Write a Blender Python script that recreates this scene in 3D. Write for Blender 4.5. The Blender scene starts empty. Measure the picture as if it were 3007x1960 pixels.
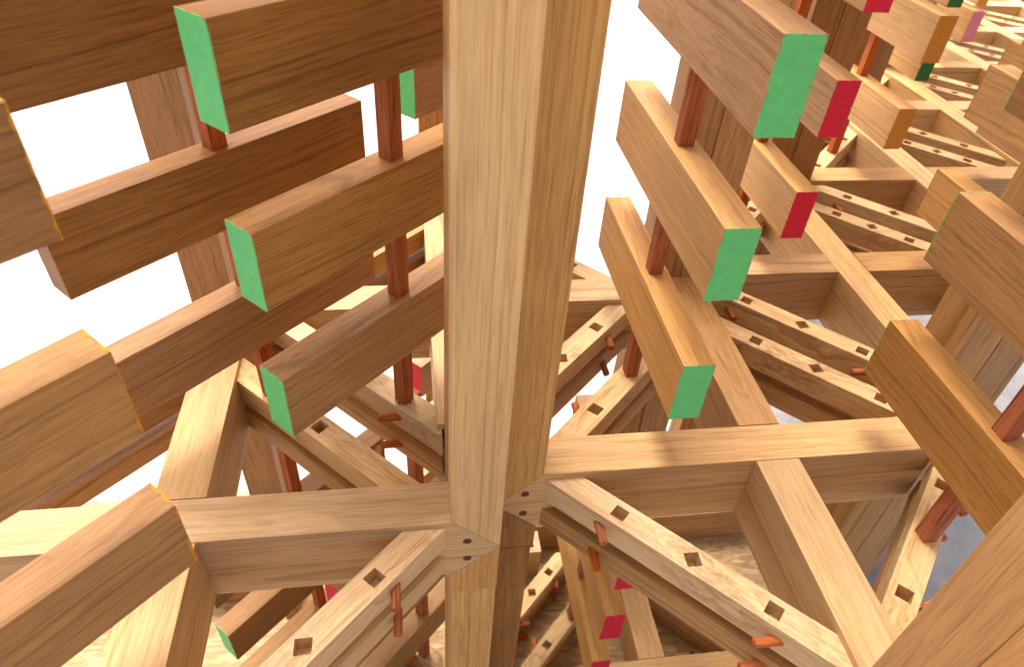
import bpy, bmesh, math, random
from mathutils import Matrix, Vector
random.seed(7)
R = math.radians
sc = bpy.context.scene
COL = sc.collection
H = 2.51                      # height of the lens above the ground

# ------------------------------------------------------------ camera
cam_d = bpy.data.cameras.new('camera'); cam = bpy.data.objects.new('camera', cam_d); COL.objects.link(cam)
cam_d.sensor_width = 36.0; cam_d.lens = 36.0*2050.4/3007.0
cam_d.clip_start = 0.02; cam_d.clip_end = 600
RM = Matrix(((0.98964322, 0.03907324, -0.13812883), (-0.13025386, 0.64886168, -0.7496749), (0.06033427, 0.7599025, 0.647231)))
cam.matrix_world = Matrix.Translation((0, 0, H)) @ RM.to_4x4()
cam_d.dof.use_dof = True; cam_d.dof.focus_distance = 1.25; cam_d.dof.aperture_fstop = 5.0
sc.camera = cam

# ------------------------------------------------------------ world, sun, exposure
SUN_AZ, SUN_EL = 112.0, 68.0        # direction the light comes from: degrees from +X towards +Y, height
w = bpy.data.worlds.new('World'); sc.world = w; w.use_nodes = True
nt = w.node_tree; bg = nt.nodes['Background']
sky = nt.nodes.new('ShaderNodeTexSky'); sky.sky_type = 'NISHITA'; sky.sun_disc = False
sky.sun_elevation = R(SUN_EL); sky.sun_rotation = R(90-SUN_AZ); sky.dust_density = 7.0; sky.air_density = 0.35; sky.ozone_density = 0.2
nt.links.new(sky.outputs[0], bg.inputs[0]); bg.inputs[1].default_value = 0.15
sun_d = bpy.data.lights.new('sun', 'SUN'); sun = bpy.data.objects.new('sun', sun_d); COL.objects.link(sun)
sun_d.energy = 1.45; sun_d.angle = R(20.0); sun_d.color = (1.0, 0.97, 0.945)
d = Vector((math.cos(R(SUN_AZ))*math.cos(R(SUN_EL)), math.sin(R(SUN_AZ))*math.cos(R(SUN_EL)), math.sin(R(SUN_EL))))
sun.rotation_euler = d.to_track_quat('Z', 'Y').to_euler()
vs = sc.view_settings; vs.view_transform = 'Standard'; vs.look = 'None'; vs.exposure = 2.05; vs.gamma = 1.0; vs.use_curve_mapping = False
try:
    sc.cycles.use_denoising = True; sc.cycles.denoiser = 'OPENIMAGEDENOISE'
    sc.cycles.max_bounces = 8; sc.cycles.diffuse_bounces = 6
    sc.cycles.sample_clamp_indirect = 6
except Exception: pass

# ------------------------------------------------------------ materials
def srgb(h):
    c = [int(h[i:i+2], 16)/255 for i in (0, 2, 4)]
    return tuple((x/12.92 if x <= .04045 else ((x+.055)/1.055)**2.4) for x in c)+(1,)
class NB:
    def __init__(s, name):
        s.m = bpy.data.materials.new(name); s.m.use_nodes = True; s.t = s.m.node_tree
        s.b = s.t.nodes['Principled BSDF']
    def n(s, typ, **kw):
        x = s.t.nodes.new(typ)
        for k, v in kw.items():
            if k.startswith('i_'):
                key = k[2:]; key = int(key) if key.isdigit() else key.replace('_', ' ')
                x.inputs[key].default_value = v
            else: setattr(x, k, v)
        return x
    def l(s, a, b): s.t.links.new(a, b)
    def math(s, op, a, b=None, c=None, clamp=False):
        x = s.n('ShaderNodeMath', operation=op); x.use_clamp = clamp
        for i, v in enumerate((a, b, c)):
            if v is None: continue
            if isinstance(v, (int, float)): x.inputs[i].default_value = v
            else: s.l(v, x.inputs[i])
        return x.outputs[0]
    def mix(s, f, a, b, typ='MIX'):
        x = s.n('ShaderNodeMix', data_type='RGBA', blend_type=typ)
        for sock, v in ((x.inputs[0], f), (x.inputs[6], a), (x.inputs[7], b)):
            if isinstance(v, (int, float)): sock.default_value = v
            elif isinstance(v, tuple): sock.default_value = v
            else: s.l(v, sock)
        return x.outputs[2]
    def ramp(s, f, stops):
        x = s.n('ShaderNodeValToRGB'); e = x.color_ramp.elements
        while len(e) < len(stops): e.new(0.5)
        for i, (p, c) in enumerate(stops): e[i].position = p; e[i].color = c if isinstance(c, tuple) else (c, c, c, 1)
        s.l(f, x.inputs[0]); return x.outputs[0]

def wood(name, light, mid, dark, rings=130.0, warp=.75, var=0.22, pores=0.35, rough=0.55, burl=0.0, tangent=0.09, slope=.035):
    """length of the timber = local X; ring pattern around a far-off pith, fibres along X"""
    light, mid, dark = [(c[0]*.88, c[1]*.84, c[2]*.75, 1) for c in (light, mid, dark)]
    k = NB(name)
    tc = k.n('ShaderNodeTexCoord'); oi = k.n('ShaderNodeObjectInfo')
    rnd = oi.outputs['Random']
    r2 = k.math('FRACT', k.math('MULTIPLY', rnd, 37.17)); r3 = k.math('FRACT', k.math('MULTIPLY', rnd, 91.73))
    off = k.n('ShaderNodeCombineXYZ'); k.l(k.math('MULTIPLY', rnd, 40.0), off.inputs[0]); k.l(k.math('MULTIPLY', r2, 9.0), off.inputs[1]); k.l(k.math('MULTIPLY', r3, 9.0), off.inputs[2])
    add = k.n('ShaderNodeVectorMath', operation='ADD'); k.l(tc.outputs['Object'], add.inputs[0]); k.l(off.outputs[0], add.inputs[1])
    def noise(scale, sx, sy, sz, detail=2.0, dist=0.0, r=.5, vec=None):
        mp = k.n('ShaderNodeMapping'); mp.inputs['Scale'].default_value = (sx, sy, sz); k.l(vec or add.outputs[0], mp.inputs[0])
        nn = k.n('ShaderNodeTexNoise'); nn.inputs['Scale'].default_value = scale; nn.inputs['Detail'].default_value = detail; nn.inputs['Distortion'].default_value = dist; nn.inputs['Roughness'].default_value = r
        k.l(mp.outputs[0], nn.inputs['Vector']); return nn.outputs[0]
    # pith offset differs for every timber
    sep = k.n('ShaderNodeSeparateXYZ'); k.l(tc.outputs['Object'], sep.inputs[0])
    py = k.math('ADD', sep.outputs[1], k.math('MULTIPLY_ADD', r2, 2*tangent, -tangent))
    pz = k.math('ADD', sep.outputs[2], k.math('MULTIPLY_ADD', r3, 0.20, 0.02))
    px = k.math('MULTIPLY', sep.outputs[0], slope)
    py = k.math('ADD', py, px)
    wob = noise(1.0, 2.2, 7, 7, 3.0)                   # slow wander of the grain
    wob2 = noise(1.0, 9.0, 30, 30, 2.0)
    wv = k.n('ShaderNodeCombineXYZ'); k.l(k.math('MULTIPLY_ADD', wob, .035*warp, k.math('MULTIPLY', wob2, .004*warp)), wv.inputs[1]); k.l(k.math('MULTIPLY', wob, .035*warp), wv.inputs[2])
    av = k.n('ShaderNodeVectorMath', operation='ADD'); k.l(add.outputs[0], av.inputs[0]); k.l(wv.outputs[0], av.inputs[1]); WV = av.outputs[0]
    rad = k.math('SQRT', k.math('ADD', k.math('POWER', py, 2.0), k.math('POWER', pz, 2.0)))
    rad = k.math('ADD', rad, k.math('MULTIPLY', wob, 0.045*warp))
    rad = k.math('ADD', rad, k.math('MULTIPLY', wob2, 0.006*warp))
    if burl:
        bn = noise(1.0, 9.0, 16, 16, 2.0, 1.2); bm = k.ramp(noise(1.0, 5, 9, 9, 1.0), [(0.48, 0.0), (0.66, 1.0)])
        rad = k.math('ADD', rad, k.math('MULTIPLY', k.math('MULTIPLY', bn, bm), burl))
        stain = k.math('MULTIPLY', bm, k.ramp(noise(1.0, 15, 38, 38, 3.0, 1.5), [(.46, 0.0), (.55, .5), (.66, .05)]))
    w1 = k.n('ShaderNodeTexNoise', noise_dimensions='1D'); w1.inputs['Scale'].default_value = 1.0; w1.inputs['Detail'].default_value = 3.0; w1.inputs['Roughness'].default_value = .62
    k.l(k.math('MULTIPLY_ADD', rad, rings*3.2, k.math('MULTIPLY', rnd, 77.0)), w1.inputs['W'])
    w2 = k.n('ShaderNodeTexNoise', noise_dimensions='1D'); w2.inputs['Scale'].default_value = 1.0; w2.inputs['Detail'].default_value = 1.0
    k.l(k.math('MULTIPLY_ADD', rad, rings*0.8, k.math('MULTIPLY', r2, 55.0)), w2.inputs['W'])
    f = k.math('MULTIPLY_ADD', k.math('SUBTRACT', w1.outputs[0], 0.5), 0.56, k.math('MULTIPLY_ADD', k.math('SUBTRACT', w2.outputs[0], 0.5), 0.45, 0.54), clamp=True)
    fib = noise(1.0, 16, 460, 460, 2.0, vec=WV)
    mid_ = noise(1.0, 5, 150, 150, 3.0, r=.6, vec=WV)
    f = k.math('MULTIPLY_ADD', k.math('SUBTRACT', fib, .5), 0.85, f)
    f = k.math('MULTIPLY_ADD', k.math('SUBTRACT', mid_, .5), 0.75, f, clamp=True)
    ln = k.ramp(noise(1.0, 2.6, 95, 95, 2.0, r=.6, vec=WV), [(.27, 1.0), (.335, 0.0)])
    col = k.ramp(f, [(0.12, dark), (0.38, mid), (0.62, light), (0.95, tuple(min(1, c*1.13) for c in light[:3])+(1,))])
    # dark vessel lines
    pl = noise(1.0, 9, 330, 330, 1.0, vec=WV)
    pm = k.ramp(pl, [(0.30, 1.0), (0.40, 0.0)])
    col = k.mix(k.math('MULTIPLY', pm, pores), col, tuple(c*0.45 for c in dark[:3])+(1,))
    col = k.mix(k.math('MULTIPLY', ln, .32), col, tuple(c*0.5 for c in dark[:3])+(1,))
    # a few darker heart streaks
    hs = k.ramp(w2.outputs[0], [(0.24, 1.0), (0.31, 0.0)])
    col = k.mix(k.math('MULTIPLY', hs, 0.28), col, tuple(c*0.6 for c in dark[:3])+(1,))
    if burl: col = k.mix(stain, col, tuple(c*.75 for c in dark[:3])+(1,))
    # blotchy tone over the plank
    bl = noise(1.0, 3.0, 9, 9, 2.0)
    hsv = k.n('ShaderNodeHueSaturation')
    k.l(k.math('MULTIPLY_ADD', r2, 0.004, 0.499), hsv.inputs['Hue'])
    k.l(k.math('MULTIPLY_ADD', r3, 0.14, 0.95), hsv.inputs['Saturation'])
    v = k.math('MULTIPLY_ADD', rnd, var*2, 1.0-var)
    v = k.math('MULTIPLY', v, k.math('MULTIPLY_ADD', bl, 0.5, 0.75))
    k.l(v, hsv.inputs['Value']); k.l(col, hsv.inputs['Color'])
    k.l(hsv.outputs[0], k.b.inputs['Base Color'])
    k.l(k.math('MULTIPLY_ADD', fib, 0.25, rough-.12), k.b.inputs['Roughness'])
    k.b.inputs['Specular IOR Level'].default_value = 0.3
    bp = k.n('ShaderNodeBump'); bp.inputs['Strength'].default_value = 0.28; bp.inputs['Distance'].default_value = 0.0006
    hgt = k.math('SUBTRACT', k.math('MULTIPLY_ADD', fib, 0.8, k.math('MULTIPLY', f, 0.3)), k.math('MULTIPLY', pm, 0.7))
    k.l(hgt, bp.inputs['Height']); k.l(bp.outputs[0], k.b.inputs['Normal'])
    return k.m
def lin(r, g, b): return (r, g, b, 1)
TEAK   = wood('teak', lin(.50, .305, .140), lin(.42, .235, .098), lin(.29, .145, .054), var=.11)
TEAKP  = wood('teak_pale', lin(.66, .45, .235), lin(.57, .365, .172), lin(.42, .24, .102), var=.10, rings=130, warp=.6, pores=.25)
TEAKG  = wood('teak_golden', lin(.57, .34, .135), lin(.49, .265, .097), lin(.37, .182, .060), rings=150, warp=.6, pores=.2, var=.10)
TEAKD  = wood('teak_brown', lin(.33, .168, .054), lin(.25, .12, .037), lin(.165, .074, .021), rings=140, warp=.8, var=.12)
TEAKR  = wood('teak_figured', lin(.68, .49, .27), lin(.58, .385, .195), lin(.36, .19, .078), rings=60, burl=0.10, pores=.25, var=.10)
TEAKM  = wood('teak_warm', lin(.44, .245, .100), lin(.35, .18, .068), lin(.235, .108, .038), rings=130, warp=.9, var=.08)
POSTP  = wood('teak_post_pale', lin(.72, .50, .27), lin(.64, .415, .205), lin(.50, .29, .125), var=.05, rings=150, warp=.22, slope=.006, pores=.2)
POSTB  = wood('teak_post_brown', lin(.54, .30, .115), lin(.45, .235, .082), lin(.30, .14, .045), var=.04, rings=110, warp=.4, slope=.01, pores=.3)
POSTG  = wood('teak_post_golden', lin(.60, .375, .165), lin(.51, .29, .115), lin(.37, .19, .070), var=.05, rings=170, warp=.22, slope=.006, pores=.3)
RED    = wood('redwood', lin(.45, .135, .044), lin(.34, .088, .027), lin(.19, .042, .013), rings=60, var=.12, pores=.7, rough=.75)
def paint(name, c, chips=True):
    c = (c[0]*.9, c[1]*.93, c[2]*.9, 1)
    k = NB(name); tc = k.n('ShaderNodeTexCoord')
    n1 = k.n('ShaderNodeTexNoise'); n1.inputs['Scale'].default_value = 55; n1.inputs['Detail'].default_value = 4; k.l(tc.outputs['Object'], n1.inputs['Vector'])
    mp = k.n('ShaderNodeMapping'); mp.inputs['Scale'].default_value = (60, 700, 140); mp.inputs['Rotation'].default_value = (.5, 0, 0); k.l(tc.outputs['Object'], mp.inputs[0])
    n2 = k.n('ShaderNodeTexNoise'); n2.inputs['Scale'].default_value = 1; k.l(mp.outputs[0], n2.inputs['Vector'])
    f = k.math('MULTIPLY_ADD', n1.outputs[0], .34, k.math('MULTIPLY_ADD', n2.outputs[0], .22, .72))
    col = k.mix(1.0, c, f, 'MULTIPLY')
    # paint broken away along the rim of the cut end, showing the bare wood, and open pores in the end grain
    sp = k.n('ShaderNodeSeparateXYZ'); k.l(tc.outputs['Object'], sp.inputs[0])
    ey = k.math('SUBTRACT', .0287, k.math('ABSOLUTE', sp.outputs[1])); ez = k.math('SUBTRACT', .0657, k.math('ABSOLUTE', sp.outputs[2]))
    ed = k.math('MINIMUM', ey, ez)
    n3 = k.n('ShaderNodeTexNoise'); n3.inputs['Scale'].default_value = 130; n3.inputs['Detail'].default_value = 3; k.l(tc.outputs['Object'], n3.inputs['Vector'])
    chip = k.math('LESS_THAN', ed, k.math('MULTIPLY', k.math('SUBTRACT', n3.outputs[0], .50), .013))
    if chips: col = k.mix(chip, col, lin(.40, .22, .09))
    n4 = k.n('ShaderNodeTexNoise'); n4.inputs['Scale'].default_value = 420; k.l(tc.outputs['Object'], n4.inputs['Vector'])
    col = k.mix(k.ramp(n4.outputs[0], [(.30, .45), (.36, 0.0)]), col, tuple(v*.35 for v in c[:3])+(1,))
    k.l(col, k.b.inputs['Base Color'])
    k.b.inputs['Roughness'].default_value = .6; k.b.inputs['Specular IOR Level'].default_value = .25
    bp = k.n('ShaderNodeBump'); bp.inputs['Strength'].default_value = .35; bp.inputs['Distance'].default_value = .0007
    k.l(k.math('ADD', n2.outputs[0], n1.outputs[0]), bp.inputs['Height']); k.l(bp.outputs[0], k.b.inputs['Normal'])
    return k.m
P_GREEN = paint('green_paint', lin(.135, .60, .20))
P_RED   = paint('crimson_paint', lin(.70, .018, .055))
P_ORNG  = paint('ochre_paint', lin(.56, .25, .028))
P_DGRN  = paint('dark_green_paint', lin(.02, .13, .018))
P_PINK  = paint('pink_paint', lin(.62, .20, .27))
RUNS = {'green': paint('green_run', lin(.135, .60, .20), False), 'crimson': paint('crimson_run', lin(.70, .018, .055), False), 'ochre': paint('ochre_run', lin(.66, .27, .006), False), 'dark green': paint('dark_green_run', lin(.02, .13, .018), False), 'pink': paint('pink_run', lin(.62, .20, .27), False)}
PAINTS = {'green': P_GREEN, 'crimson': P_RED, 'ochre': P_ORNG, 'dark green': P_DGRN, 'pink': P_PINK}

def osb():
    k = NB('strand_board'); tc = k.n('ShaderNodeTexCoord')
    n0 = k.n('ShaderNodeTexNoise'); n0.inputs['Scale'].default_value = 9; k.l(tc.outputs['Object'], n0.inputs['Vector'])
    mv = k.mix(.012, tc.outputs['Object'], n0.outputs[1], 'ADD')
    outs = []
    for ang, s in ((.5, 1.0), (2.1, 1.2)):
        mp = k.n('ShaderNodeMapping'); mp.inputs['Rotation'].default_value = (0, 0, ang); mp.inputs['Scale'].default_value = (20*s, 80*s, 10); k.l(mv, mp.inputs[0])
        v = k.n('ShaderNodeTexVoronoi'); v.inputs['Scale'].default_value = 1.0; v.inputs['Randomness'].default_value = 1; k.l(mp.outputs[0], v.inputs['Vector'])
        outs.append(v)
    ga = k.n('ShaderNodeTexNoise'); ga.inputs['Scale'].default_value = 5; k.l(tc.outputs['Object'], ga.inputs['Vector'])
    sel = k.ramp(ga.outputs[0], [(.49, 0.0), (.51, 1.0)])
    cc = k.mix(sel, outs[0].outputs['Color'], outs[1].outputs['Color'])
    bw = k.n('ShaderNodeSeparateColor'); k.l(cc, bw.inputs[0])
    col = k.ramp(bw.outputs[0], [(0, lin(.25, .155, .062)), (.35, lin(.31, .20, .084)), (.7, lin(.36, .245, .110)), (1, lin(.44, .31, .15))])
    dd = k.mix(sel, outs[0].outputs['Distance'], outs[1].outputs['Distance'])
    col = k.mix(k.ramp(dd, [(.5, 0.0), (.95, .4)]), col, lin(.16, .09, .045))
    k.l(col, k.b.inputs['Base Color']); k.b.inputs['Roughness'].default_value = .75
    bp = k.n('ShaderNodeBump'); bp.inputs['Strength'].default_value = .4; bp.inputs['Distance'].default_value = .003; k.l(dd, bp.inputs['Height']); k.l(bp.outputs[0], k.b.inputs['Normal'])
    return k.m
OSB = osb()
def concrete(name, a, b, s=3.0):
    k = NB(name); tc = k.n('ShaderNodeTexCoord')
    n1 = k.n('ShaderNodeTexNoise'); n1.inputs['Scale'].default_value = s; n1.inputs['Detail'].default_value = 9; n1.inputs['Roughness'].default_value = .65; k.l(tc.outputs['Object'], n1.inputs['Vector'])
    n2 = k.n('ShaderNodeTexNoise'); n2.inputs['Scale'].default_value = s*28; n2.inputs['Detail'].default_value = 3; k.l(tc.outputs['Object'], n2.inputs['Vector'])
    f = k.math('MULTIPLY_ADD', n2.outputs[0], .35, k.math('MULTIPLY', n1.outputs[0], .75))
    k.l(k.ramp(f, [(.38, a), (.72, b)]), k.b.inputs['Base Color']); k.b.inputs['Roughness'].default_value = .85
    bp = k.n('ShaderNodeBump'); bp.inputs['Strength'].default_value = .3; bp.inputs['Distance'].default_value = .004; k.l(n2.outputs[0], bp.inputs['Height']); k.l(bp.outputs[0], k.b.inputs['Normal'])
    return k.m
CONC = concrete('pale_concrete', lin(.15, .149, .147), lin(.36, .357, .35))
SHADEC = concrete('shaded_concrete', lin(.10, .106, .115), lin(.17, .178, .19), 5)
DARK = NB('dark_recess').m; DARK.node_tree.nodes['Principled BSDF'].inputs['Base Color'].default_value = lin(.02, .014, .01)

# ------------------------------------------------------------ object helpers
def frame(az=0.0, origin=(0, 0, 0), vertical=False):
    """local X runs along the timber's grain"""
    if vertical:
        a = R(az); m = Matrix(((0, -math.sin(a), -math.cos(a)), (0, math.cos(a), -math.sin(a)), (1, 0, 0)))
    else:
        a = R(az); m = Matrix(((math.cos(a), -math.sin(a), 0), (math.sin(a), math.cos(a), 0), (0, 0, 1)))
    return Matrix.Translation(Vector(origin)+Vector((0, 0, H))) @ m.to_4x4()
WM = {}
def link(name, me, mat, M=None, parent=None):
    o = bpy.data.objects.new(name, me); COL.objects.link(o)
    if mat and not me.materials: me.materials.append(mat)
    if parent is not None:
        o.parent = parent
        if M is not None: o.matrix_parent_inverse = Matrix(); o.matrix_local = WM.get(parent.name, parent.matrix_world).inverted() @ M
    elif M is not None: o.matrix_world = M
    if M is not None: WM[o.name] = M.copy()
    return o
def tag(o, label, cat, group=None, kind=None):
    if label: o['label'] = label
    if cat: o['category'] = cat
    if group: o['group'] = group
    if kind: o['kind'] = kind
    return o
def empty(name, M, label, cat, group=None):
    o = bpy.data.objects.new(name, None); COL.objects.link(o); o.matrix_world = M; o.empty_display_size = .05
    return tag(o, label, cat, group)
CACHE = {}
def box_mesh(l, wd, h, bev=.0011, key=None):
    kk = (round(l, 4), round(wd, 4), round(h, 4), bev, key)
    if kk in CACHE: return CACHE[kk]
    bm = bmesh.new(); bmesh.ops.create_cube(bm, size=1.0)
    for v in bm.verts: v.co = Vector((v.co.x*l, v.co.y*wd, v.co.z*h))
    if bev: bmesh.ops.bevel(bm, geom=bm.edges[:], offset=bev, segments=2, affect='EDGES', profile=.6)
    me = bpy.data.meshes.new('timber'); bm.to_mesh(me); bm.free(); CACHE[kk] = me
    return me
def prism_mesh(pts, y0, y1, M, bev=.001):
    """outline in world (x,z), run from y0 to y1, stored in the frame M"""
    Mi = M.inverted(); bm = bmesh.new()
    a = [bm.verts.new(Mi @ Vector((x, y0, z+H))) for x, z in pts]; b = [bm.verts.new(Mi @ Vector((x, y1, z+H))) for x, z in pts]
    bm.faces.new(a); bm.faces.new(b[::-1]); n = len(pts)
    for i in range(n): bm.faces.new((a[(i+1) % n], a[i], b[i], b[(i+1) % n]))
    bmesh.ops.recalc_face_normals(bm, faces=bm.faces)
    bmesh.ops.bevel(bm, geom=bm.edges[:], offset=bev, segments=1, affect='EDGES')
    me = bpy.data.meshes.new('timber'); bm.to_mesh(me); bm.free(); return me
def cyl_mesh(r, l, key='dowel'):
    kk = (key, r, l)
    if kk in CACHE: return CACHE[kk]
    bm = bmesh.new(); bmesh.ops.create_cone(bm, cap_ends=True, segments=20, radius1=r, radius2=r, depth=l)
    bmesh.ops.rotate(bm, verts=bm.verts, cent=(0, 0, 0), matrix=Matrix.Rotation(R(90), 3, 'Y'))
    bmesh.ops.bevel(bm, geom=[e for e in bm.edges if abs(abs(e.verts[0].co.x)-l/2) < 1e-6 and abs(abs(e.verts[1].co.x)-l/2) < 1e-6], offset=r*.12, segments=1, affect='EDGES')
    for f in bm.faces: f.smooth = len(f.verts) == 4
    me = bpy.data.meshes.new(key); bm.to_mesh(me); bm.free(); CACHE[kk] = me; return me

# ------------------------------------------------------------ rails with square mortises
def rail_mesh(L, wd, h, holes, cut0, cut1, depth, key):
    """holes: (pos along, 'square'|'diamond', side). cut0/cut1: slope of the mitred ends (dx per dy)."""
    kk = ('rail', round(L, 3), wd, h, tuple(holes), cut0, cut1, depth)
    if kk in CACHE: return CACHE[kk]
    bm = bmesh.new(); hw = wd/2; zt, zb = h/2, -h/2
    def end(x, y, c): return x + c*y
    def V(x, y, z): return bm.verts.new((x, y, z))
    x0, x1 = -L/2, L/2
    # top face built as panels between holes
    xs = []
    for p, kind in holes:
        r = .0135 if kind == 'square' else .0191
        xs.append((p, kind, r))
    cur = [(end(x0, -hw, cut0), -hw), (end(x0, hw, cut0), hw)]
    for p, kind, r in xs:
        xa, xb = p-.021, p+.021
        bm.faces.new([V(cur[0][0], cur[0][1], zt), V(xa, -hw, zt), V(xa, hw, zt), V(cur[1][0], cur[1][1], zt)])
        if kind == 'square': q = [(p-r, -r), (p+r, -r), (p+r, r), (p-r, r)]
        else: q = [(p-.0001, -r), (p+r, .0), (p, r), (p-r, 0)]
        o = [(xa, -hw), (xb, -hw), (xb, hw), (xa, hw)]
        if kind == 'square':
            for i in range(4):
                j = (i+1) % 4
                bm.faces.new([V(*o[i], zt), V(*o[j], zt), V(*q[j], zt), V(*q[i], zt)])
        else:
            for i in range(4):
                j = (i+1) % 4
                bm.faces.new([V(*o[i], zt), V(*o[j], zt), V(*q[i if i else 0], zt)] if False else [V(*o[i], zt), V(*q[(i+1) % 4 if False else i], zt), V(*q[(i-1) % 4], zt)])
                bm.faces.new([V(*o[i], zt), V(*o[j], zt), V(*q[i], zt)])
        for i in range(4):
            j = (i+1) % 4
            bm.faces.new([V(*q[i], zt), V(*q[j], zt), V(*q[j], zt-depth), V(*q[i], zt-depth)])
        bm.faces.new([V(*c, zt-depth) for c in q])
        cur = [(xb, -hw), (xb, hw)]
    e0, e1 = (end(x1, -hw, cut1), -hw), (end(x1, hw, cut1), hw)
    bm.faces.new([V(*cur[0], zt), V(*e0, zt), V(*e1, zt), V(*cur[1], zt)])
    s0, s1 = (end(x0, -hw, cut0), -hw), (end(x0, hw, cut0), hw)
    bm.faces.new([V(*s0, zb), V(*s1, zb), V(*e1, zb), V(*e0, zb)])
    bm.faces.new([V(*s0, zb), V(*e0, zb), V(*e0, zt), V(*s0, zt)])
    bm.faces.new([V(*s1, zb), V(*s1, zt), V(*e1, zt), V(*e1, zb)])
    bm.faces.new([V(*s0, zb), V(*s0, zt), V(*s1, zt), V(*s1, zb)])
    bm.faces.new([V(*e0, zb), V(*e1, zb), V(*e1, zt), V(*e0, zt)])
    bmesh.ops.remove_doubles(bm, verts=bm.verts, dist=1e-5)
    # weld the long edges of the side faces to the panel corners is not needed: the strips lie exactly edge to edge
    bmesh.ops.recalc_face_normals(bm, faces=bm.faces)
    me = bpy.data.meshes.new('rail'); bm.to_mesh(me); bm.free(); CACHE[kk] = me; return me

RW, RH = .0525, .060
def rail_pair(kind, s, pa, pb, ztop, label, group, stake=False, mats=(None, None), dowel_side=-1, dowels=True):
    """kind 'D' runs at 135 deg (x+y=s), 'L' at 45 deg (y-x=s). pa,pb: world (x,y) of the two ends on the axis."""
    az = 135 if kind == 'D' else 45
    a = Vector(pa); b = Vector(pb); c = (a+b)/2; L = (b-a).length
    u = Vector((math.cos(R(az)), math.sin(R(az)))); v = Vector((-u.y, u.x))
    # ends are cut so that they sit flat on the frames: one end against an X frame, the other against a Y frame
    def cut(frame_dir):   # frame face normal along 'x' or 'y'
        n = Vector((1, 0)) if frame_dir == 'x' else Vector((0, 1))
        return -(v.dot(n))/(u.dot(n))
    lo = min((a, b), key=lambda p: p.dot(u)); hi = max((a, b), key=lambda p: p.dot(u))
    fa = 'x' if (lo is a) else 'y'; fb = 'y' if (lo is a) else 'x'      # a rests on a Y frame (normal x), b on an X frame (normal y)
    c0, c1 = round(cut(fa), 3), round(cut(fb), 3)
    holes = [(-.148, 'square'), (0.0, 'diamond'), (.148, 'square')]
    if L < .46: holes = [(-.148*L/.60, 'square'), (0, 'diamond'), (.148*L/.60, 'square')]
    hs = (Vector(stake)-c).dot(u) if stake else 0.0
    holes = tuple((round(p+hs, 4), t) for p, t in holes)
    objs = []
    for i, zt in enumerate((ztop, ztop-RH-.030)):
        M = frame(az, (c.x, c.y, zt-RH/2 if i == 0 else zt-.026))
        hh = RH if i == 0 else .052
        if i == 0: me = rail_mesh(L, RW, hh, holes, c0, c1, .034, 'r')
        else:
            me = rail_mesh(L, RW, hh, (), c0, c1, .03, 'r')
        o = link('mortised_rail' if i == 0 else 'plain_rail', me.copy() if (mats[i] and me.materials) else me, mats[i] or (TEAKR if i == 0 else TEAK), M)
        tag(o, (('mortised rail ' if i == 0 else 'plain rail beneath the one ')+label), 'rail', group)
        objs.append(o)
        if dowels:
            # round pegs go square into the frames at either end
            for (p, nrm) in ((a, 'x'), (b, 'y')):
                inward = (c-p).normalized()
                q = p + inward*.072
                if nrm == 'x': dirv = Vector((math.copysign(1, (c-p).x), 0))
                else: dirv = Vector((0, math.copysign(1, (c-p).y)))
                q2 = q + dirv*.042
                # start inside the rail
                ctr = q + dirv*.037
                Md = frame(0 if nrm == 'x' else 90, (ctr.x, ctr.y, zt-.030 if i == 0 else zt-.026))
                dd = link('dowel', cyl_mesh(.0082, .082), RED, Md, o)
    return objs

# ------------------------------------------------------------ stacked blocks with painted ends, on a square stake
BW, BH, BL = .057, .131, .57
ROWS = (-.245, -.515, -.785, .025)
def bleed_mesh(side, seed, wd=BW, h=BH, sg=1, mx=.0022):
    """ragged rim of paint that ran past the end onto a face; local x=0 is the end, running to +x"""
    rnd = random.Random(seed); bm = bmesh.new(); n = 46
    top = []; base = []
    lo, hi = (-h/2+.001, h/2-.001) if side in ('left', 'right') else (-wd/2+.001, wd/2-.001)
    val = mx*.4
    for i in range(n+1):
        t = lo+(hi-lo)*i/n; val = max(.0001, min(mx, val+rnd.uniform(-mx*.42, mx*.40)))
        if side in ('left', 'right'):
            y = (wd/2+.0004)*(1 if side == 'left' else -1); base.append(bm.verts.new((0.0, y, t))); top.append(bm.verts.new((sg*val, y, t)))
        else:
            z = h/2+.0004; base.append(bm.verts.new((0.0, t, z))); top.append(bm.verts.new((sg*val, t, z)))
    for i in range(n): bm.faces.new((base[i], base[i+1], top[i+1], top[i]))
    out = Vector((0, 1 if side == 'left' else -1, 0)) if side != 'top' else Vector((0, 0, 1))
    for f in bm.faces:
        f.normal_update()
        if f.normal.dot(out) < 0: f.normal_flip()
    me = bpy.data.meshes.new('paint_run'); bm.to_mesh(me); bm.free(); return me
TIERS = {3: 'added overhead', 0: 'topmost', 1: 'middle', 2: 'lowest'}  # overhead tier is out of view, added to shade the lattice
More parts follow.
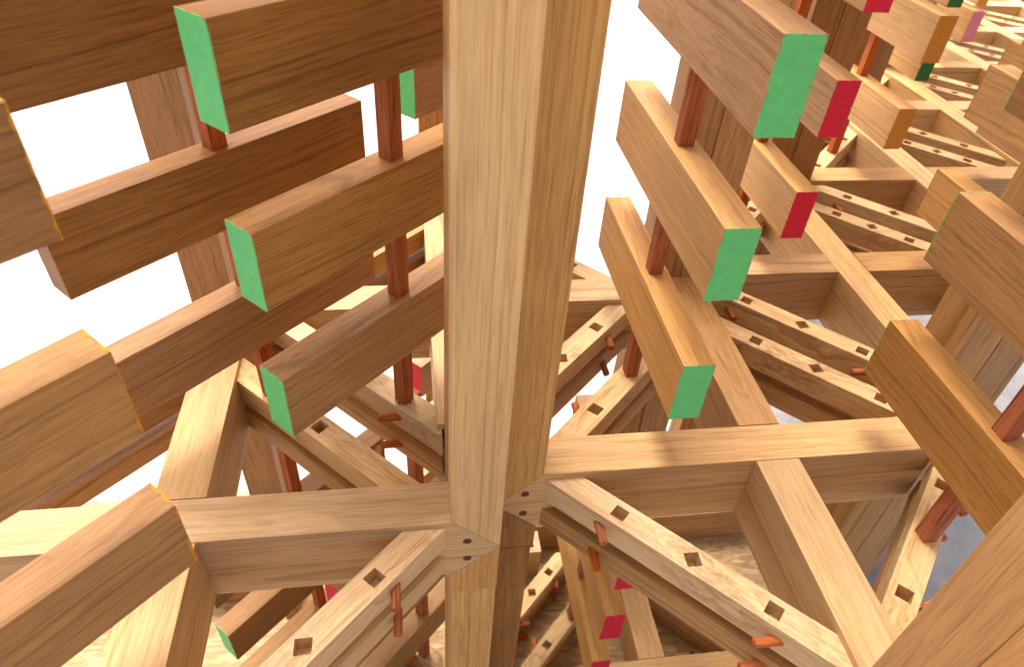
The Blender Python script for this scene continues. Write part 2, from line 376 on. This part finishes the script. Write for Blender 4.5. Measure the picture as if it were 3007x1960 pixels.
def stack(cx, cy, az, near, far, where, group, rows=(0, 1, 2, 3), mat=None, zoff=0.0, stake_to=-1.10, stake_from=.30, bleed=(), width=BW, length=BL, mats=None, stake_label=None, shift=None):
    u = Vector((math.cos(R(az)), math.sin(R(az))))
    for r in rows:
        zt = ROWS[r]+zoff
        sh = (shift or {}).get(r, 0.0)
        px, py = cx+u.x*sh, cy+u.y*sh
        M = frame(az, (px, py, zt-BH/2))
        root = empty('block', frame(az, (px, py, zt-BH)), '%s %s' % (TIERS[r], where), 'wooden block', group)
        bm_ = (mats or {}).get(r, mat) or TEAK
        link('timber', box_mesh(length-.002, width, BH, .0012, bm_.name), bm_, M, root)
        for end, colr in ((-1, near), (1, far)):
            if not colr: continue
            Me = frame(az, (px+u.x*end*(length/2-.0005), py+u.y*end*(length/2-.0005), zt-BH/2))
            pe = link('painted_end', box_mesh(.0014, width+.0005, BH+.0005, .0003, colr), PAINTS[colr], Me, root)
            for bi, (bend, side) in enumerate(bleed):
                if bend != end: continue
                Mb = frame(az, (px+u.x*end*(length/2), py+u.y*end*(length/2), zt-BH/2))
                me = bleed_mesh(side, hash((r, bi, int(cx*1000))) & 1023, width, sg=-end, mx=.0042 if colr == 'ochre' else .0019)
                b = link('paint_run', me, RUNS[colr], Mb, pe)
    # the stake runs down through the blocks into the rail
    z0, z1 = stake_to+zoff, stake_from+zoff
    o = link('stake', box_mesh(z1-z0, .0275, .0275, .0008, 'stake'), RED, frame(az, (cx, cy, (z0+z1)/2), vertical=True))
    tag(o, stake_label or ('red stake through each %s' % where), 'stake', 'red stakes holding the stacked blocks')
    return o

# ------------------------------------------------------------ beams and posts
BT, BB = -1.05, -1.218          # top and underside of the frames
def beam(axis, a, b, lo, hi, label, group='frame beams of the lattice', zoff=0.0, mat=None, name='beam'):
    """axis 'X': spans x a..b with y lo..hi; axis 'Y': spans y a..b with x lo..hi"""
    L = b-a; wd = hi-lo
    if axis == 'X': M = frame(0, ((a+b)/2, (lo+hi)/2, (BT+BB)/2+zoff))
    else: M = frame(90, ((lo+hi)/2, (a+b)/2, (BT+BB)/2+zoff))
    m = mat or TEAK
    o = link(name, box_mesh(L-.0012, wd, BT-BB, .0011, m.name+str(round(a, 2))), m, M)
    return tag(o, label, 'beam', group)
def timber(x0, x1, y0, y1, z0, z1, mat, parent, name='timber'):
    M = frame(0, ((x0+x1)/2, (y0+y1)/2, (z0+z1)/2), vertical=True)
    return link(name, box_mesh(z1-z0, y1-y0, x1-x0, .0011, mat.name+'p'), mat, M, parent)
ZG = -2.49; ZTOP = .45

# ============================================================ SETTING
def sheet(name, x0, x1, y0, y1, z, mat, th=None, label=None):
    bm = bmesh.new()
    if th:
        bmesh.ops.create_cube(bm, size=1.0)
        for v in bm.verts: v.co = Vector((v.co.x*(x1-x0), v.co.y*(y1-y0), v.co.z*th-th/2))
    else:
        for p in ((x0, y0), (x1, y0), (x1, y1), (x0, y1)): bm.verts.new((p[0]-(x0+x1)/2, p[1]-(y0+y1)/2, 0))
        bm.verts.ensure_lookup_table(); bm.faces.new(bm.verts[:])
    me = bpy.data.meshes.new(name); bm.to_mesh(me); bm.free()
    o = link(name, me, mat, Matrix.Translation(((x0+x1)/2, (y0+y1)/2, z+H))); o['kind'] = 'structure'; return o
sheet('ground', -120, 120, -120, 160, -2.51, CONC)
sheet('shaded_ground', 1.62, 3.6, -1.5, 1.9, -2.506, SHADEC)  # same ground, its shade put into a greyer colour
sheet('floor', -1.75, 1.60, -.8, 1.92, -2.482, OSB, .024)

# open slatted roof added out of view for shade; passes half the sun and sky
def sunshade():
    pts = [(-6, -2), (7, -2), (7, 6.0), (2.2, 3.7), (-.5, 2.5), (-1.1, 2.95), (-6, 2.95)]
    bm = bmesh.new(); y = -2.0; PITCH, SLAT = .080, .036
    while y < 6.0:
        xs = []
        for i in range(len(pts)):
            (xa, ya), (xb, yb) = pts[i], pts[(i+1) % len(pts)]
            if (ya <= y) != (yb <= y): xs.append(xa+(xb-xa)*(y-ya)/(yb-ya))
        if len(xs) >= 2:
            x0, x1 = min(xs), max(xs)
            g = bmesh.ops.create_cube(bm, size=1.0)
            for v in g['verts']: v.co = Vector(((x0+x1)/2+v.co.x*(x1-x0), y+v.co.y*SLAT, v.co.z*.02))
        y += PITCH
    me = bpy.data.meshes.new('sunshade'); bm.to_mesh(me); bm.free()
    o = link('added_sunshade', me, TEAKP, Matrix.Translation((0, 0, H+1.5))); tag(o, 'added slatted timber roof over the lattice, above the picture', 'sunshade', None)
sunshade()

# ============================================================ FRAMES (upper level)
CX = [-.465, .048, .655, 1.152, 1.70, 2.175, 2.71, 3.20, 3.74, 4.25]   # left faces of the frames that run away from the lens
RY = [.805, 1.42, 1.93, 2.52, 3.01, 3.57, 4.08, 4.64]                 # near faces of the frames that run across
T = .09
G_BEAM = 'frame beams of the lattice'
# --- central post: offset timbers, mitred into the left and the right beam
def central():
    root = empty('post', frame(0, (.141, .805, ZG)), 'big pale post of offset timbers standing in the middle of the picture', 'post')
    MV = lambda x, y: frame(0, (x, y, -.5), vertical=True)
    e = .0007
    A_up = [(.051, ZTOP), (.141, ZTOP), (.141, -1.138+e), (.051, BT+e)]
    A_lo = [(.051, BB-e), (.141, -1.138-e), (.141, -1.283), (.051, -1.283)]
    A_lo2 = [(.0515, -1.2845), (.1405, -1.2845), (.1405, ZG), (.0515, ZG)]
    B_up = [(.1412, ZTOP), (.231, ZTOP), (.231, BT+e), (.1412, -1.138+e)]
    B_lo = [(.1412, -1.138-e), (.229, BB-e), (.229, -1.287), (.1412, -1.287)]
    B_lo2 = [(.1412, -1.2935), (.224, -1.2935), (.224, ZG), (.1412, ZG)]
    for pts, y0, y1, m, x in ((A_up, .715, .804, POSTP, .096), (A_lo, .715, .804, TEAKG, .096), (A_lo2, .7165, .803, POSTG, .096),
                              (B_up, .805, .895, POSTG, .186), (B_lo, .806, .895, TEAKD, .186), (B_lo2, .806, .893, TEAKD, .186)):
        M = MV(x, (y0+y1)/2); link('timber', prism_mesh(pts, y0, y1, M), m, M, root)
    M = MV(.186, .85); link('spline', prism_mesh([(.1414, -1.2872), (.2305, -1.2872), (.2305, -1.2932), (.1414, -1.2932)], .8045, .895, M, .0004), RED, M, root)
    timber(.0515, .1405, .805, .945, ZG, ZTOP, POSTG, root)
    return root
central()
def node_beam(pts, y0, y1, cx, label, mat, pegs):
    M = frame(0, (cx, (y0+y1)/2, (BT+BB)/2)); o = link('beam', prism_mesh(pts, y0, y1, M), mat, M); tag(o, label, 'beam', G_BEAM)
    for x, z in pegs:
        Mp = frame(90, (x, y0+.0095, z)); link('peg_end', cyl_mesh(.0088, .020, 'peg'), PEG, Mp, o)
    return o
k = NB('peg_end_grain'); k.b.inputs['Base Color'].default_value = lin(.055, .016, .014); k.b.inputs['Roughness'].default_value = .6; PEG = k.m
node_beam([(-2.2, BT), (.051, BT), (.141, -1.138), (.051, BB), (-2.2, BB)], .715, .805, -.6, 'long pale beam running left from the central post', TEAKP, ((.08, -1.111), (.081, -1.167)))
node_beam([(1.053, BT), (.231, BT), (.1412, -1.138), (.231, BB), (1.053, BB)], .805, .895, .7, 'long pale beam running right from the central post', TEAKP, ((.199, -1.106), (.199, -1.168)))

def double_post(x, y, label, mats=(TEAK, TEAK), wd=.18, deep=.09, z1=ZTOP):
    root = empty('post', frame(0, (x+wd/2, y+deep/2, ZG)), label, 'post', 'posts of the lattice')
    timber(x, x+wd/2-.0012, y, y+deep, ZG, z1, mats[0], root); timber(x+wd/2+.0012, x+wd, y, y+deep, ZG, z1, mats[1], root)
    return root
double_post(.607, 1.42, 'double post with a dark joint line behind the bright green-ended blocks', (TEAK, TEAK), .183)
double_post(1.135, 1.93, 'dark brown post between the crimson-ended and the ochre-ended blocks', (TEAKD, TEAKD), .178)
double_post(1.68, 2.52, 'brown post behind the upper ochre-ended block', (TEAKD, TEAKD), .178)
double_post(2.16, 3.01, 'far post behind the dark green-ended blocks', (TEAK, TEAK), .178)
double_post(2.70, 3.57, 'farthest post, behind the pink-ended block at the top edge', (TEAK, TEAK), .178)
double_post(1.053, .897, 'double post with a joint line at the right edge behind the green-edged blocks', (TEAK, TEAK), .18)
double_post(1.655, 1.42, 'post just showing at the right edge above the green-edged block', (TEAK, TEAK), .18)
double_post(.035, 1.93, 'orange-brown post glimpsed between the green end and the central post', (TEAK, TEAK), .178)
p = empty('post', frame(0, (-.455, 1.375, ZG)), 'brown post with a pale edge standing against the white ground at upper left', 'post', 'posts of the lattice')
timber(-.50, -.407, 1.335, 1.42, ZG, ZTOP, TEAK, p)
p = empty('post', frame(0, (.68, .29, ZG)), 'huge out-of-focus post cutting across the bottom right corner', 'post', 'posts of the lattice')
timber(.640, .82, .20, .2885, ZG, ZTOP, POSTB, p); timber(.640, .82, .2895, .379, ZG, ZTOP, POSTB, p)

# --- beams running across (X)
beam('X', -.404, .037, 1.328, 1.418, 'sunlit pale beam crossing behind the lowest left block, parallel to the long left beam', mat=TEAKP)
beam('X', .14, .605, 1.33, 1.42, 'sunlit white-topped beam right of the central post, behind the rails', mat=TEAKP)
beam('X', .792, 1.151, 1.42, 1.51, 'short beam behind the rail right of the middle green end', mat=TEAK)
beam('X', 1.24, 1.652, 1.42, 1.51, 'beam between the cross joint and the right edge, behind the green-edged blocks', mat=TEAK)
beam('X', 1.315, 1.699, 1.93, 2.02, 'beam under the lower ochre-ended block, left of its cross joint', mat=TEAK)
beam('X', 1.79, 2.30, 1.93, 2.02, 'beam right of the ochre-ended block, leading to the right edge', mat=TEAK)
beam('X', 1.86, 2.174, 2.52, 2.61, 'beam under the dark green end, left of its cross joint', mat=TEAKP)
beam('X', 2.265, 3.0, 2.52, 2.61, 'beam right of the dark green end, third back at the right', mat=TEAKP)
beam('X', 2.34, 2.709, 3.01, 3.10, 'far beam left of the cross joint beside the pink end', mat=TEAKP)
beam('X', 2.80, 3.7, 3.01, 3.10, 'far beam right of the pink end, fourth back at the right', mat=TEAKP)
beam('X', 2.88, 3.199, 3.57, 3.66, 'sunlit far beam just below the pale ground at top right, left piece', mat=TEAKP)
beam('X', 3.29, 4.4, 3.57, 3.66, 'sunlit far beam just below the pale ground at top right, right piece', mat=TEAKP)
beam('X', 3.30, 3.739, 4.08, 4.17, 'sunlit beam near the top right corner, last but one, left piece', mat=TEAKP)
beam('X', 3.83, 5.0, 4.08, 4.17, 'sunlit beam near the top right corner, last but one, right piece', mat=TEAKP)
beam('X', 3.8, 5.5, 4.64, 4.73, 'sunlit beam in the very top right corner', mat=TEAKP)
# --- beams running away (Y)
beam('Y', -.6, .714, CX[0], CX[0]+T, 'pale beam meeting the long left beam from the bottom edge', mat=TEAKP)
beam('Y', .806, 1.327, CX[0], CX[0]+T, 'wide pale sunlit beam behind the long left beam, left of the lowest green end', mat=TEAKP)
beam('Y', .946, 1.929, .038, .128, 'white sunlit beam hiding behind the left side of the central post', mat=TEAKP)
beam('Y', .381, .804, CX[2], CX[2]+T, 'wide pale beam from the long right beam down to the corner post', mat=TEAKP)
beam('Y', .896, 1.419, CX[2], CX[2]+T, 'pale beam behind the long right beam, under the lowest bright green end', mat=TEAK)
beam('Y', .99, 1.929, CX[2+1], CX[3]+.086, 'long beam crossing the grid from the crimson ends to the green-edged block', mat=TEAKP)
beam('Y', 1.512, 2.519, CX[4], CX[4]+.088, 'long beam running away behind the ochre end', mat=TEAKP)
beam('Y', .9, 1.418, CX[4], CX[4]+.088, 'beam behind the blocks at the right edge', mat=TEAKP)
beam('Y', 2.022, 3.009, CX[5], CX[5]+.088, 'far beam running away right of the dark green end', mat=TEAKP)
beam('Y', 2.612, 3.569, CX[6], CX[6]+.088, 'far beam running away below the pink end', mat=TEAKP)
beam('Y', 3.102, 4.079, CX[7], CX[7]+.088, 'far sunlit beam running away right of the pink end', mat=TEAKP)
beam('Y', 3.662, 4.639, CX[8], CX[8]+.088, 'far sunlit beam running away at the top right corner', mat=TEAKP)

# ============================================================ RAILS (pairs in every cell)
RT = -1.065
def cellrail(kind, s, xw, yw, label, group='mortised rails set diagonally in the frames', **kw):
    """xw: x of the frame face one end sits on; yw: y of the frame face the other end sits on"""
    if kind == 'D': pa = (xw, s-xw); pb = (s-yw, yw)
    else: pa = (xw, s+xw); pb = (yw-s, yw)
    return rail_pair(kind, s, pa, pb, kw.pop('ztop', RT), label, group, **kw)
cellrail('D', 1.077, .655, .805, 'in front of the long right beam, nearest of all')
cellrail('L', .712, -.375, .715, 'with stained mortises in front of the long left beam', mats=(TEAKR, TEAKP))
cellrail('D', .778, -.375, .806, 'with an empty mortise just behind the long left beam', stake=(-.299, 1.077))
cellrail('D', 1.011, .047, 1.328, 'carrying the left red stake, behind the green-ended blocks', stake=(-.026, 1.037))
cellrail('L', .607, .655, .896, 'carrying the stake of the bright green-ended blocks', stake=(.475, 1.084))
cellrail('L', .812, .141, 1.329, 'with an open mortise right of the central post, farther back')
cellrail('D', 1.985, .745, .896, 'right of the lowest bright green end, nearer one')
cellrail('D', 2.180, 1.152, 1.419, 'right of the lowest bright green end, farther one')
cellrail('L', -.292, .746, .804, 'under the red stake at lower right', mats=(TEAKR, TEAKD), stake=(.912, .620))
cellrail('L', 1.63, -.466, .806, 'behind the ochre-edged blocks, meeting the sunlit beam', mats=(TEAK, TEAK))
cellrail('L', 1.70, .037, 1.42, 'beyond the sunlit beam behind the left red stake', mats=(TEAK, TEAKD))
cellrail('D', 1.93, .129, 1.421, 'bleached, behind the white-topped beam right of the central post')
cellrail('L', .725, 1.151, 1.511, 'under the lower crimson-ended block', stake=(.950, 1.672))
cellrail('L', .905, .75, 1.929, 'left of the lower crimson-ended block, half hidden')
cellrail('L', -.185, 1.239, 1.419, 'under the red-edged block at the right edge', stake=(1.398, 1.217))
cellrail('D', 3.063, 1.239, 1.511, 'right of the lower crimson end, nearer one')
cellrail('D', 3.257, 1.70, 1.929, 'right of the lower crimson end, farther one')
cellrail('L', .81, 1.32, 2.519, 'left of the lower ochre end')
cellrail('L', .655, 1.699, 2.021, 'below the lower ochre-ended block', stake=(1.520, 2.170))
cellrail('D', 4.112, 1.79, 2.021, 'right of the lower ochre end, nearer one')
cellrail('D', 4.305, 2.174, 2.519, 'right of the lower ochre end, farther one')
cellrail('L', .765, 2.173, 2.611, 'below the dark green end', stake=(1.990, 2.755))
cellrail('D', 5.137, 2.265, 2.611, 'right of the dark green end, nearer one')
cellrail('D', 5.350, 2.709, 3.009, 'right of the dark green end, farther one')
cellrail('D', 6.175, 2.80, 3.101, 'bleached, right of the pink end, nearer one')
cellrail('D', 6.365, 3.199, 3.569, 'bleached, right of the pink end, farther one')
cellrail('D', 7.25, 3.29, 3.661, 'bleached, near the top right corner, nearer one')
cellrail('D', 7.45, 3.739, 4.079, 'bleached, near the top right corner, farther one')

# ============================================================ STACKED BLOCKS (upper level)
def uv(u, v): return ((u-v)*.70711, (u+v)*.70711)
GB = 'stacked blocks with painted ends'
stack(.475, 1.084, 90, 'green', None, 'bright green-ended block right of the central post', GB, mats={0: TEAK, 1: TEAKG, 2: TEAKG}, bleed=((-1, 'left'),), shift={0: .008, 1: .008, 2: .008})
x, y = uv(.715, .752)
stack(x, y, 45, 'green', None, 'dull green-ended block left of the central post', GB, mats={0: TEAKD, 1: TEAKM, 2: TEAKM}, bleed=((-1, 'right'),))  # top tier in darker teak: its shade is put into the colour
x, y = uv(.550, .973)
stack(x, y, 45, None, 'ochre', 'bare-ended block against the white ground at upper left', GB, mats={0: TEAKD, 1: TEAKD, 2: TEAKM}, bleed=((1, 'right'),), width=.05)  # browner teak carries the upper-left shade in its colour
x, y = uv(-.09, .672)
stack(x, y, 45, None, 'ochre', 'ochre-edged block running in from the left edge', GB, mats={0: TEAKD, 1: TEAKM, 2: TEAKM}, bleed=((1, 'right'), (1, 'top')), width=.057)  # darker top block has shade put into its wood colour
x, y = uv(1.345, 1.06)
stack(x, y, 45, 'green', None, 'green-ended block farther back, just left of the central post', GB, mats={0: TEAKD, 1: TEAKM, 2: TEAKM})
stack(.912, .620, 90, None, 'green', 'green-edged block reaching in from the right edge', GB, mats={0: TEAKD, 1: TEAKM, 2: TEAKM}, bleed=((1, 'left'),))
stack(1.398, 1.217, 90, None, 'crimson', 'crimson-edged block behind the green-edged ones', GB, mats={0: TEAK, 1: TEAK, 2: TEAKG}, bleed=((1, 'left'), (1, 'top')))
stack(1.93, 1.72, 90, None, 'ochre', 'ochre-edged block at the right edge, third stack back', GB)
stack(2.41, 2.29, 90, None, 'dark green', 'dark green-edged block at the right edge, fourth stack back', GB)
stack(.950, 1.672, 90, 'crimson', None, 'crimson-ended block in the stack behind the bright green ends', GB, mats={0: TEAK, 1: TEAK, 2: TEAKG})
stack(1.520, 2.170, 90, 'ochre', None, 'ochre-ended block in the golden stack behind the crimson ends', GB, mat=TEAKG)
stack(1.990, 2.755, 90, 'dark green', None, 'dark green-ended block behind the ochre ends', GB, mat=TEAKG)
stack(2.517, 3.238, 90, 'pink', None, 'pink-ended block behind the dark green ends', GB, mats={2: TEAK, 1: TEAKG, 0: TEAKG})
stack(3.02, 3.84, 90, 'ochre', None, 'small far ochre-ended block above the pink end', GB, mat=TEAKG)

# ============================================================ LOWER LEVEL
LZ = -1.265
G2 = 'frame beams of the lower lattice'
LR = (0, 1, 2)
beam('X', -1.6, .05, .72, .81, 'lower beam under the long left beam, seen through the gaps', G2, LZ)
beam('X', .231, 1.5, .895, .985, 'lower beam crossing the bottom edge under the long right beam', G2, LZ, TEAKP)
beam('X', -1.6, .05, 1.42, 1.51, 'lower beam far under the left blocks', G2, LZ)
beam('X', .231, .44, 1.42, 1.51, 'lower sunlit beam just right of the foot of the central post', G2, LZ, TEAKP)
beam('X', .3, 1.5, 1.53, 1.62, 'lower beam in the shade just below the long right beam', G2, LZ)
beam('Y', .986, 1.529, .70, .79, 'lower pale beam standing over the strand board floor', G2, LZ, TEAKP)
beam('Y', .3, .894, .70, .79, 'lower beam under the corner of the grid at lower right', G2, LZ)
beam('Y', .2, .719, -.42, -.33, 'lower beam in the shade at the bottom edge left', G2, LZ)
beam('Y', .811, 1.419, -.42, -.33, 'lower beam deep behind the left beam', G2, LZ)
G3 = 'mortised rails of the lower lattice'
ZR = RT+LZ
cellrail('L', .887, .231, 1.419, 'low down, bleached, just right of the central post', G3, ztop=ZR)
cellrail('L', .671, .70, .986, 'low down carrying the red-ended blocks, in shade', G3, ztop=ZR)
cellrail('D', .86, -.33, .811, 'low down left of the central post, nearer one', G3, ztop=ZR)
cellrail('D', 1.09, .05, 1.419, 'low down left of the central post, farther one', G3, ztop=ZR)
cellrail('D', 2.08, .79, .986, 'low down right, in the shade under the right cell', G3, ztop=ZR)
GL2_ = 'stacked blocks of the lower lattice'
stack(.508, 1.165, 90, 'crimson', None, 'crimson-ended block low down between the front rails', GL2_, zoff=LZ, rows=LR, mats={0: TEAK, 1: TEAKG, 2: TEAKG}, stake_from=.17, stake_label='red stake of the low crimson-ended blocks under the front rail')
x, y = uv(.76, .775)
stack(x, y, 45, 'crimson', None, 'crimson-ended block low down under the long left beam', GL2_, zoff=LZ, rows=LR, stake_from=.17, mats={0: TEAKD, 1: TEAK, 2: TEAK}, stake_label='red stake low down left of the central post foot')
x, y = uv(.585, 1.035)
stack(x, y, 45, 'green', None, 'green-ended block low down behind the crossing of the left beams', GL2_, zoff=LZ, rows=LR, stake_from=.17, mat=TEAKD, stake_label='red stake low down seen under the left green end')
x, y = uv(-.09, .735)
stack(x, y, 45, None, 'crimson', 'crimson-edged block low down at the bottom left edge', GL2_, zoff=LZ, rows=LR, stake_from=.17, mat=TEAKD, stake_label='red stake low down at the bottom left')
x, y = uv(1.43, 1.15)
stack(x, y, 45, 'crimson', None, 'crimson-ended block low down behind the left red stake', GL2_, zoff=LZ, rows=LR, stake_from=.17, stake_label='red stake low down far behind the left rails')
# dark slots cut in the strand board
for i, (x, y, a) in enumerate(((.60, 1.27, 30), (.49, 1.02, 35), (.95, 1.05, 80))):
    o = link('floor_slot', box_mesh(.030, .009, .002, 0, 'slot'), DARK, frame(a, (x, y, -2.4808)))
    tag(o, ['dark slot in the strand board beside the bottom red end', 'dark slot in the strand board right of the crimson end', 'dark slot in the strand board under the right cell'][i], 'slot', 'slots cut in the floor board')
